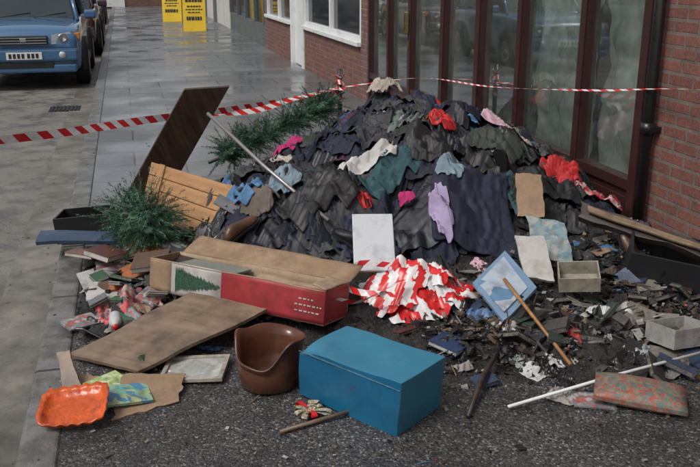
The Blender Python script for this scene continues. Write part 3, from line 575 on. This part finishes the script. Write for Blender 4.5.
wavy('front_red',(-.07,yf,0),(L/2,yf,0),(L/2,yf,Hh),(-.07,yf,Hh),redp,parent=tb,amp=.0,nu=4)
wavy('back',(L/2,W/2,0),(-L/2,W/2,0),(-L/2,W/2,Hh),(L/2,W/2,Hh),cardi,parent=tb,amp=.002)
box('end_1',-L/2,-L/2+.006,-W/2+.006,W/2-.006,.005,Hh,card,tb);box('end_2',L/2-.006,L/2,-W/2+.006,W/2-.006,.005,Hh,redp,tb)
gtree=M('printed_green',(.03,.08,.045),.5,.6,90,0)
V=[];Fc=[]
for i in range(26):
    x=-.35+.27*i/26;hw=.065*(1-i/27)+.006;k_=len(V);j=random.uniform(-.006,.006)
    V+=[(x,yf-.003-i*.0001,.085-hw+j),(x-.004,yf-.003-i*.0001,.085),(x,yf-.003-i*.0001,.085+hw+j),(x+.018,yf-.003-i*.0001,.085)];Fc.append((k_,k_+3,k_+2,k_+1))
obj('tree_print',V,Fc,gtree,parent=tb)
for r_,x0,x1 in((0,.36,.48),(1,.36,.5),(2,.38,.46)):
    x=x0
    while x<x1:
        ww=random.uniform(.008,.02);box('small_print',x,x+ww,yf-.004,yf-.002,.05+.03*r_,.056+.03*r_,whp,tb);x+=ww+.008
wavy('flap_back',(-L/2+.02,W/2,Hh),(L/2,W/2,Hh),(L/2+.01,W/2+.12,Hh+.07),(-L/2+.06,W/2+.10,Hh+.085),card,parent=tb,amp=.003)
wavy('flap_front',(-L/2+.02,yf,Hh),(L/2,yf,Hh),(L/2-.03,yf+.055,Hh-.03),(-L/2+.05,yf+.06,Hh-.025),cardi,parent=tb,amp=.003,ph=2)
wavy('flap_end',(L/2,W/2,Hh),(L/2,-W/2,Hh),(L/2-.09,-W/2+.03,Hh+.01),(L/2-.1,W/2-.03,Hh+.015),cardi,parent=tb,amp=.002,ph=1)
box('glass_pane',-.40,-.04,-.04,.10,Hh-.03,Hh-.02,M('glass_tray',(.17,.235,.235),.12,.15,5,0),tb)
wavy('inner_divider',(.02,W/2-.01,Hh-.03),(.42,W/2-.01,Hh-.04),(.4,-.05,.06),(.0,-.06,.05),cardi,parent=tb,amp=.004,ph=3)
# blue box
bl=M('blue_card',(.010,.115,.22),.34,.15,3,.2,12,dirt=.2,dirtcol=(.015,.055,.10),dist=.01);bl_lit=M('blue_card_lit',(.04,.21,.32),.38,.12,3,.2,12,dirt=.18,dirtcol=(.03,.1,.16),dist=.01)  # lighter copy of the blue paints light onto the carton's top and end
bx=empty('blue_storage_box',(.86,3.02,.0),(R(-1),R(2),R(-53.3)))
V=[(-.25,-.15,0),(.255,-.155,0),(.25,.15,0),(-.25,.15,0),(-.255,-.152,.205),(.262,-.156,.235),(.256,.156,.232),(-.25,.15,.215)]
o=obj('carton',V,BF,[bl,bl_lit],mi=[0,1,0,1,0,0],parent=bx)
bm=bmesh.new();bm.from_mesh(o.data);bmesh.ops.subdivide_edges(bm,edges=bm.edges,cuts=18,use_grid_fill=True)
for v in bm.verts:
    x,y,z=v.co;k=min(1,z*8);v.co+=Vector((.0015*math.sin(y*21+z*17),.003*math.sin(x*17+z*23)*k+.001*math.sin(x*43),(.003*math.sin(x*15)*math.cos(y*19)-.009*math.exp(-((x-.05)**2+(y+.02)**2)/.006)-.02*math.exp(-((x+.24)**2+(y+.14)**2)/.002))*k))
bm.to_mesh(o.data);bm.free();bev(o,.003,2)
for p in o.data.polygons: p.use_smooth=False
edge=M('card_edge_worn',(.10,.2,.27),.7,.4,30)
box('edge_wear',-.25,.258,-.1585,-.1555,.2,.203,edge,bx)
# brown plastic seat/pot: high back, low scooped front
vs=[];fs=[];nn=56;prof=[(.108,0),(.120,.01),(.130,.05),(.134,.11),(.128,.16),(.133,.195),(.144,.215),(.146,.222),(.134,.222),(.120,.18),(.116,.1),(.1,.05),(0,.045)]
for k in range(nn):
    a=2*math.pi*k/nn;dd=((a-R(225)+math.pi)%(2*math.pi))-math.pi;dip=.105*math.exp(-(dd/.85)**4);lip=.03*math.exp(-((abs(dd)-1.25)/.3)**2)
    for r_,z in prof:
        q=1+.06*math.sin(a*2+.6)+.02*math.sin(a*5+z*20);up=min(1,max(0,(z-.07)/.13))
        vs.append((r_*math.cos(a)*q*(1+lip*up*4),r_*math.sin(a)*q*(1+lip*up*4),z-dip*up+lip*up*.6-.008*math.sin(a*3)*min(1,z*5)))
mq=len(prof)
for k in range(nn):
    for i in range(mq-1): fs.append((k*mq+i,((k+1)%nn)*mq+i,((k+1)%nn)*mq+i+1,k*mq+i+1))
obj('brown_plastic_potty_chair',vs,fs,M('brown_plastic',(.10,.038,.02),.26,.3,4,.25,12,dirt=.3,dirtcol=(.03,.015,.01),dist=.01),smooth=True,loc=(.49,3.27,.0),rot=(R(-3),R(4),0))
# orange scalloped tray
vs=[(0,0,0)];fs=[];nn=96;om=M('orange_plastic',(.60,.10,.02),.3,.35,12,.6,50,dirt=.28,dirtcol=(.12,.03,.012))
rings=[(.5,.0),(.78,.0),(.86,.018),(1.0,.03),(1.0,.024),(.8,-.006)]
for q,(r_,z) in enumerate(rings):
    for k in range(nn):
        a=2*math.pi*k/nn;ca,sa=math.cos(a),math.sin(a);sq=1/(abs(ca)**5+abs(sa)**5)**.2
        sc=r_*sq*(1+(.03*abs(math.sin(a*10)) if q>=2 else 0));vs.append((.13*ca*sc,.11*sa*sc,z+(.005*math.sin(a*20) if q>=3 else 0)+.006*math.sin(a*2+1)*r_))
for k in range(nn):
    fs.append((0,1+k,1+(k+1)%nn))
    for q in range(len(rings)-1): fs.append((1+q*nn+k,1+(q+1)*nn+k,1+(q+1)*nn+(k+1)%nn,1+q*nn+(k+1)%nn))
obj('orange_plastic_tray',vs,fs,om,smooth=True,loc=(-.30,3.17,.045),rot=(R(14),R(-4),R(-8)))
def book(name,loc,rot,L,W,t,mat,parent=None,pg=None):
    e=empty(name,loc,rot);box('cover',-L/2,L/2,-W/2,W/2,t,t+.003,mat,e);box('pages',-L/2+.004,L/2-.004,-W/2+.003,W/2-.004,.003,t,pg or whp,e);box('back_cover',-L/2,L/2,-W/2,W/2,0,.003,mat,e)
    if parent: e.parent=parent
    return e
pic=patt('picture_book',(.12,.40,.34),(.40,.45,.2),(.08,.22,.36),28);pic2=patt('magazine_print',(.42,.40,.37),(.16,.18,.2),(.38,.12,.1),40)
book('picture_book',(-.11,3.26,.03),(R(4),R(5),R(10)),.2,.15,.008,pic)
book('magazine',(-.18,3.37,.04),(R(6),0,R(35)),.16,.12,.004,patt('mag2',(.45,.55,.2),(.3,.45,.15),(.6,.6,.45),45))
board4('cardboard_piece',(-.16,3.12,.01),(.10,3.2,.01),(.14,3.38,.03),(-.12,3.42,.05),.005,card,bw=0,chew=.005,bend=.004)
board4('wood_offcut',(-.36,3.40,.02),(-.28,3.36,.02),(-.33,3.5,.15),(-.38,3.52,.14),.012,ply,chew=.003)
board4('cardboard_piece.001',(-.33,3.3,.01),(-.18,3.25,.01),(-.13,3.42,.03),(-.31,3.5,.03),.005,card,bw=0,chew=.005,bend=.004)
gold=patt('gold_ribbon',(.40,.32,.15),(.55,.53,.45),(.08,.07,.04),90);bw_=empty('gift_ribbon_bow',(.60,2.97,.01))
for k in range(9):
    a=k*2*math.pi/9+random.uniform(-.2,.2);d=Vector((math.cos(a),math.sin(a),0));s=Vector((-d.y,d.x,0));V=[];Fq_=[];ln=random.uniform(.05,.1)
    for i in range(9):
        t=i/8;q=d*(ln*math.sin(math.pi*t))+Vector((0,0,.02*math.sin(math.pi*t*2)*.6+.012+.012*t))
        V+=[q+s*.011,q-s*.011]
    for i in range(8): Fq_.append((2*i,2*i+1,2*i+3,2*i+2))
    obj('loop_%d'%k,V,Fq_,[gold,tr][k%4==3],parent=bw_,smooth=True)
tube('wooden_stick',[(.46,2.85,.013),(.77,2.93,.02)],.009,ply,n=5)
tube('charred_stick',[(1.2,2.78,.012),(1.35,3.0,.05),(1.52,3.2,.08)],[.010,.014,.009],burnt,n=5)
tube('orange_wood_stick',[(1.72,3.62,.24),(1.81,3.08,.02)],.010,pine,n=5)
tube('white_plastic_trunking',[(1.38,2.80,.02),(1.9,2.87,.06),(2.4,2.96,.07)],.007,white_m,n=6)
tube('red_bottle',[(-.02,3.36,.02),(.01,3.37,.02)],.013,tr,n=10)
board4('blue_ring_binder',(1.58,3.68,.2),(1.62,3.38,.12),(1.88,3.58,.19),(1.84,3.88,.29),.02,M('pale_blue_cover',(.18,.30,.44),.35,.2,6,dirt=.4,dirtcol=(.2,.24,.28)),bend=.003)
board4('binder_page',(1.60,3.66,.216),(1.64,3.43,.15),(1.83,3.58,.20),(1.80,3.81,.288),.004,patt('page_print',(.42,.48,.54),(.36,.43,.52),(.13,.26,.4),12),bw=0)
board4('white_box_lid',(1.88,3.72,.2),(2.02,3.66,.18),(2.05,3.86,.36),(1.90,3.9,.36),.02,whp,chew=.002)
openbox('beige_carton',.2,.16,.08,.006,M('beige_card',(.36,.33,.26),.7,.25,7,dirt=.45,dirtcol=(.08,.07,.055)),(2.12,3.6,.19),(R(14),R(-5),R(-25)))
board4('picture_canvas',(2.03,3.9,.22),(2.2,3.8,.22),(2.24,4.0,.38),(2.07,4.12,.4),.008,patt('canvas_print',(.12,.22,.24),(.31,.32,.29),(.18,.27,.3),30),chew=.004,bend=.003)
board4('beige_panel',(2.13,4.35,.33),(2.27,4.28,.33),(2.3,4.42,.55),(2.17,4.5,.55),.012,card,chew=.003)
board4('charred_beam',(2.40,4.12,.36),(2.94,3.5,.22),(2.98,3.55,.28),(2.44,4.19,.42),.045,burnt,chew=.008,bend=.008)
board4('pale_batten',(2.42,4.08,.41),(2.95,3.44,.27),(2.96,3.47,.285),(2.44,4.12,.43),.012,ply,chew=.003)
openbox('white_drawer',.24,.18,.09,.008,M('grey_white_card',(.33,.32,.30),.6,.2,7,dirt=.45,dirtcol=(.08,.07,.065)),(2.38,3.12,.05),(R(-6),R(4),R(10)))
openbox('black_plastic_crate',.42,.3,.16,.012,trim,(2.72,3.75,.14),(R(12),R(8),R(-30)))
openbox('black_drawer',.34,.25,.17,.012,black_m,(-.33,5.6,.02),(R(0),R(-5),R(-12)))
board4('blue_plastic_shelf',(-.62,5.25,.09),(-.15,5.12,.12),(-.13,5.26,.15),(-.6,5.4,.12),.025,M('blue_grey_plastic',(.03,.06,.11),.3,.2,5,dirt=.25),bend=.008)
board4('white_leaning_panel',(.03,4.85,.1),(.12,4.8,.1),(-.07,5.25,.3),(-.14,5.3,.3),.012,whp,chew=.002)
board4('white_tile',(-.3,4.32,.06),(-.12,4.25,.06),(-.1,4.42,.09),(-.28,4.5,.09),.012,whp,chew=.004)
board4('burnt_panel',(.0,4.3,.12),(.3,4.1,.13),(.42,4.35,.22),(.1,4.55,.22),.015,burnt,chew=.006)
book('magazine.001',(-.32,4.12,.02),(R(5),R(3),R(30)),.18,.13,.006,pic2);book('book',(-.2,4.75,.15),(R(12),R(10),R(60)),.22,.16,.03,M('book_red',(.16,.06,.04),.5,dirt=.5));book('book.001',(.05,4.5,.17),(R(20),R(-10),R(-20)),.2,.14,.03,M('book_brown',(.12,.07,.04),.6,dirt=.5))
book('magazine.002',(-.33,4.95,.1),(R(8),R(12),R(75)),.22,.16,.02,M('book_orange',(.3,.15,.1),.5,dirt=.5));book('book.002',(1.35,3.35,.05),(R(8),R(4),R(40)),.2,.15,.02,M('book_navy',(.03,.06,.15),.5,dirt=.4))
book('magazine.003',(1.75,2.78,.005),(R(2),R(2),R(-20)),.17,.12,.004,pic2)
bbk=empty('burnt_books');bm_=[M('burnt_cover',(.03,.027,.025),.5,.5,14,dirt=.5),M('burnt_cover2',(.018,.016,.015),.5,.5,14),M('sooty_cover',(.09,.08,.075),.6,.5,14,dirt=.6),M('sooty_green',(.05,.08,.065),.5,.5,14,dirt=.6),M('sooty_cream',(.25,.23,.19),.7,.4,14,dirt=.6),M('sooty_maroon',(.10,.03,.025),.5,.5,14,dirt=.6),M('sooty_blue',(.04,.07,.13),.5,.5,14,dirt=.6)]
sootp=M('sooty_pages',(.16,.145,.12),.8,.6,22,.8,120,dirt=.7)
def wonk(e,r):
    for ch in e.children:
        for v in ch.data.vertices:
            k=math.sin(v.co.x*31+r)*.008+math.sin(v.co.y*47+r)*.006;v.co.x+=k;v.co.y+=.8*k
for i in range(58):
    x=random.gauss(2.15,.45);y=random.gauss(3.42,.3)
    if x>2.9 or y<2.8: continue
    e=book('burnt_book_%d'%i,(x,y,hz(x,y)+.012),(random.gauss(0,.35),random.gauss(0,.35),random.uniform(0,6)),random.uniform(.07,.18),random.uniform(.05,.13),random.uniform(.005,.024),random.choice(bm_),bbk,sootp);wonk(e,i)
bbk2=empty('scattered_cases');cm=[M('case_dark',(.03,.03,.035),.3,.2),M('case_green',(.05,.12,.06),.35,.3,dirt=.3),M('case_grey',(.17,.17,.18),.4,.3,dirt=.4),M('case_brown',(.17,.10,.06),.6,.3,dirt=.4),M('case_white',(.45,.45,.43),.4,.2,dirt=.35),pic2,bm_[2],M('case_orange',(.4,.13,.04),.4,.2,dirt=.3)]
for i in range(62):
    x=random.gauss(.06,.23);y=random.gauss(4.6,.46)
    if x<-.3: continue
    e=book('case_%d'%i,(x,y,hz(x,y)+.02),(random.gauss(0,.35),random.gauss(0,.35),random.uniform(0,6)),random.uniform(.06,.2),random.uniform(.05,.14),random.uniform(.005,.016),random.choice(cm),bbk2,sootp if i%3 else None)
# shoes
def shoe(name,x,y,rot,mat,roll=0):
    e=empty(name,(x,y,hz(x,y)+.015),(roll,0,rot));secs=[]
    for t,w,h in((0,.018,.03),(.03,.033,.065),(.08,.034,.085),(.13,.032,.062),(.18,.042,.048),(.23,.04,.038),(.255,.022,.022)):
        secs.append([(-w,t-.12,0),(w,t-.12,0),(w*1.02,t-.12,h*.5),(w*.55,t-.12,h),(-w*.55,t-.12,h),(-w*1.02,t-.12,h*.5)])
    loft('upper',secs,mat,e,2)
    V=[(s[0][0]*1.12,s[0][1],-.006) for s in secs]+[(s[1][0]*1.12,s[0][1],-.006) for s in secs][::-1];n_=len(V)
    obj('sole',V+[(a,b,c+.014) for a,b,c in V],[tuple(range(n_))[::-1],tuple(range(n_,2*n_))]+[(i,(i+1)%n_,n_+(i+1)%n_,n_+i) for i in range(n_)],trim,parent=e)
lea=M('black_leather',(.012,.012,.012),.3);lea2=M('brown_leather',(.09,.045,.025),.4)
for i,(x,y,r_,m,ro) in enumerate(((1.15,4.42,.6,lea,.3),(2.25,4.85,2.1,lea,1.2),(.55,4.62,-1,lea2,.4),(1.72,3.55,1.3,lea,.2),(2.6,3.9,.2,lea2,1.0))):
    shoe('shoe' if not i else 'shoe.%03d'%i,x,y,r_,m,ro)
bm=bmesh.new();bmesh.ops.create_cube(bm,size=1);bmesh.ops.subdivide_edges(bm,edges=bm.edges,cuts=9,use_grid_fill=True)
for v in bm.verts:
    x,y,z=v.co;k=(1-abs(x*2)**4)*(1-abs(y*2)**4);v.co=Vector((x*.36,y*.2,z*(.02+.07*k)+.006*math.sin(x*40)*math.sin(y*31)))
me=bpy.data.meshes.new('c');bm.to_mesh(me);bm.free();me.materials.append(patt('cushion_pattern',(.24,.18,.13),(.10,.16,.14),(.33,.09,.06),60));me.polygons.foreach_set('use_smooth',[True]*len(me.polygons))
o=bpy.data.objects.new('patterned_cushion',me);C.objects.link(o);o.location=(1.93,2.73,.045);o.rotation_euler=(R(4),R(3),R(-32))
for i,(x,y) in enumerate(((-.15,4.05),(.12,4.85),(2.25,3.35))):
    e=empty('plastic_bottle' if not i else 'plastic_bottle.%03d'%i,(x,y,hz(x,y)+.035),(R(88),R(20),i*1.3))
    lathe('body',[(0,0),(.028,0),(.03,.01),(.03,.10),(.012,.13),(.012,.145),(0,.145)],lp[0],e,16);lathe('cap',[(0,.146),(.014,.146),(.014,.16),(0,.16)],scr[3] if i else tr,e,12)
# ------------------------------------------------------------------ artificial tree
green=[M('pvc_needles',(.05,.13,.07),.5,.4,9,0),M('pvc_needles_dark',(.02,.065,.038),.5,.4,9,0),M('pvc_needles_light',(.10,.2,.11),.5,.3,9,0)]
def fir(name,spine,spread,twigs,nl=26,up=.4,seed=3):
    sp=[Vector(s) for s in spine];V=[];Fa=[];mi_=[];r=random.Random(seed)
    def at(t):
        t*=len(sp)-1;i=min(int(t),len(sp)-2);return sp[i].lerp(sp[i+1],t-i)
    for q in range(twigs):
        t=r.random();o_=at(t);ax=(at(min(1,t+.05))-at(max(0,t-.05))).normalized()
        d=(Vector((r.gauss(0,1),r.gauss(0,1),r.gauss(up,.7))).normalized()*.9+ax*.45).normalized();ln=spread*r.uniform(.4,1.2)
        cur=o_.copy();mt=r.choice([0,0,1,2,1]);sag=Vector((r.uniform(-.3,.3),r.uniform(-.3,.3),-.5))
        for k in range(nl):
            s=k/nl;dd=(d+sag*s*.7).normalized();cur=cur+dd*ln/nl
            if cur.z<.01: cur.z=.01
            for _ in range(3):
                w=(dd*.6+Vector((r.gauss(0,1),r.gauss(0,1),r.gauss(0,1))).normalized()*.9).normalized();L_=.036*r.uniform(.7,1.1)*(1-.35*s)
                sd=w.cross(dd);sd=sd.normalized()*.0022 if sd.length>.01 else Vector((.002,0,0));i0=len(V)
                V+=[cur-sd,cur+sd,cur+w*L_];Fa.append((i0,i0+1,i0+2));mi_.append(mt)
    return obj(name,V,Fa,green,mi=mi_)
t1=empty('artificial_christmas_tree');a=fir('branch_mass',[(-.12,5.2,.16),(.0,5.15,.24),(.05,5.0,.28),(.06,4.88,.22)],.27,640,seed=4);a.parent=t1
tube('stem',[(-.12,5.25,.1),(.0,5.15,.2),(.06,4.95,.26)],.012,trim,t1)
t2=empty('artificial_christmas_tree.001');a=fir('branch_mass_long',[(.62,6.1,.38),(.8,6.2,.45),(1.1,6.4,.52),(1.4,6.62,.60),(1.55,6.75,.64)],.21,680,seed=5);a.parent=t2
tube('stem',[(.52,6.1,.36),(1.0,6.35,.48),(1.55,6.75,.62)],.012,trim,t2)
# ------------------------------------------------------------------ rubble
pal=[M('char_black',(.014,.013,.013),.5,.4,20,.8,90,dist=.006),M('char_grey',(.055,.05,.046),.8,.4,20,.6,90,dist=.006),M('ash_pale',(.19,.18,.165),.9,.3,20,dirt=.3),M('scorched_wood',(.07,.042,.028),.7,.4,15,dirt=.4),ply,M('scrap_paper',(.36,.35,.32),.7,.2,12,dirt=.45,dirtcol=(.08,.065,.055)),M('scrap_blue',(.05,.12,.25),.5),M('scrap_red',(.3,.03,.03),.5),M('scrap_card',(.24,.16,.1),.8,.2,12,dirt=.45)]
V=[];Fa=[];mi_=[]
def shard(x,y,z,L,W,T,rot,m):
    Mx=rot.to_matrix();i0=len(V)
    for (a,b,c) in((-1,-1,-1),(1,-1,-1),(1,1,-1),(-1,1,-1),(-1,-1,1),(1,-1,1),(1,1,1),(-1,1,1)):
        p=Mx@Vector((a*L/2*random.uniform(.6,1),b*W/2*random.uniform(.5,1),c*T/2*random.uniform(.5,1)));V.append((min(x+p.x,3.05),y+p.y,max(z+p.z,.001)))
    for f in BF: Fa.append(tuple(i0+k for k in f));mi_.append(m)
zones=[(2.1,3.45,.55,.36,1500,'b'),(1.5,3.25,.4,.22,420,'b'),(2.6,3.3,.35,.35,420,'b'),(.12,4.6,.28,.5,420,'l'),(-.08,4.0,.12,.35,90,'l'),(-.1,3.4,.2,.2,50,'l'),(.9,3.6,.4,.2,140,'b'),(2.75,4.4,.25,.4,180,'b'),(1.7,2.95,.7,.25,420,'s'),(.2,5.3,.3,.4,70,'l')]
for cx,cy,sx,sy,cnt,kd in zones:
    for _ in range(cnt):
        x=random.gauss(cx,sx);y=random.gauss(cy,sy)
        if x>3.0 or x<-.33 or y<2.5: continue
        if (x-.87)**2+(y-3.0)**2<.09: continue
        if float(samp(cover,np.array([x]),np.array([y]))[0])>.015 and random.random()<.94: continue
        z=hz(x,y);ty=random.random();sc=.85 if z>.03 else .4
        if kd=='s': sc=.4
        if ty<.74: k_=random.lognormvariate(-4.05,.55);L_,W_,T_=k_*1.4,k_*random.uniform(.7,1.2),k_*random.uniform(.4,.9)
        elif ty<.86: L_,W_,T_=random.uniform(.05,.28),random.uniform(.005,.018),random.uniform(.005,.014)
        else: k_=random.lognormvariate(-3.0,.4);L_,W_,T_=k_*1.3,k_,random.uniform(.0015,.005)
        m=random.choices(range(9),weights=(12,6,3,3,.7,1.6,.3,.3,.8) if kd!='l' else (7,3,1.5,3,1.2,3,.8,.8,2.5))[0]
        shard(x,y,z+random.uniform(0,.03)*min(1,z*12+.1),L_*sc,W_*sc,T_*sc,Euler((random.gauss(0,.4),random.gauss(0,.4),random.uniform(0,6.3))),m)
obj('charred_rubble',V,Fa,pal,mi=mi_)
V=[];Fa=[];mi_=[]
for _ in range(260):
    x=random.uniform(-1.6,-.36) if random.random()<.55 else random.uniform(-.3,2.6);y=random.uniform(2.4,9) if x<-.3 else random.uniform(2.2,3.1)
    z=-.104 if x<-.5 else .005
    k_=random.lognormvariate(-4.7,.4);shard(x,y,z,k_*1.5,k_,k_*.4,Euler((0,0,random.uniform(0,6))),random.choice([0,1,2,3,3,5,8]))
    for q in range(1,9): 
        p_=V[-q];V[-q]=(p_[0],p_[1],max(z,p_[2] if x>-.5 else z+abs(random.random()*.004)))
obj('road_litter_specks',V,Fa,pal,mi=mi_)
# ------------------------------------------------------------------ light, world, camera
w=bpy.data.worlds.new("World");bpy.context.scene.world=w;w.use_nodes=True;nt=w.node_tree
sky=nt.nodes.new('ShaderNodeTexSky');sky.sky_type='NISHITA';sky.sun_disc=False
d=Vector((-.62,-.30,.85)).normalized();sky.sun_elevation=math.asin(d.z);sky.sun_rotation=math.atan2(d.x,d.y)%(2*math.pi);sky.dust_density=3;sky.air_density=1
hsn=nt.nodes.new('ShaderNodeHueSaturation');hsn.inputs['Saturation'].default_value=.3
nt.links.new(sky.outputs[0],hsn.inputs['Color']);bg=nt.nodes['Background'];nt.links.new(hsn.outputs[0],bg.inputs[0]);bg.inputs[1].default_value=.15
l=bpy.data.lights.new('sun','SUN');lo=bpy.data.objects.new('sun',l);C.objects.link(lo);l.energy=1.5;l.angle=R(16);l.color=(1,.97,.93);lo.rotation_euler=d.to_track_quat('Z','Y').to_euler()
c=bpy.data.cameras.new('camera');co=bpy.data.objects.new('camera',c);C.objects.link(co)
co.location=(0,0,1.7);co.rotation_euler=(R(90-17.28),0,-R(14.49));c.lens=43.71;c.sensor_width=36;c.clip_end=600;c.clip_start=.05
bpy.context.scene.camera=co
vsn=bpy.context.scene.view_settings;vsn.view_transform='Standard';vsn.look='None';vsn.exposure=0
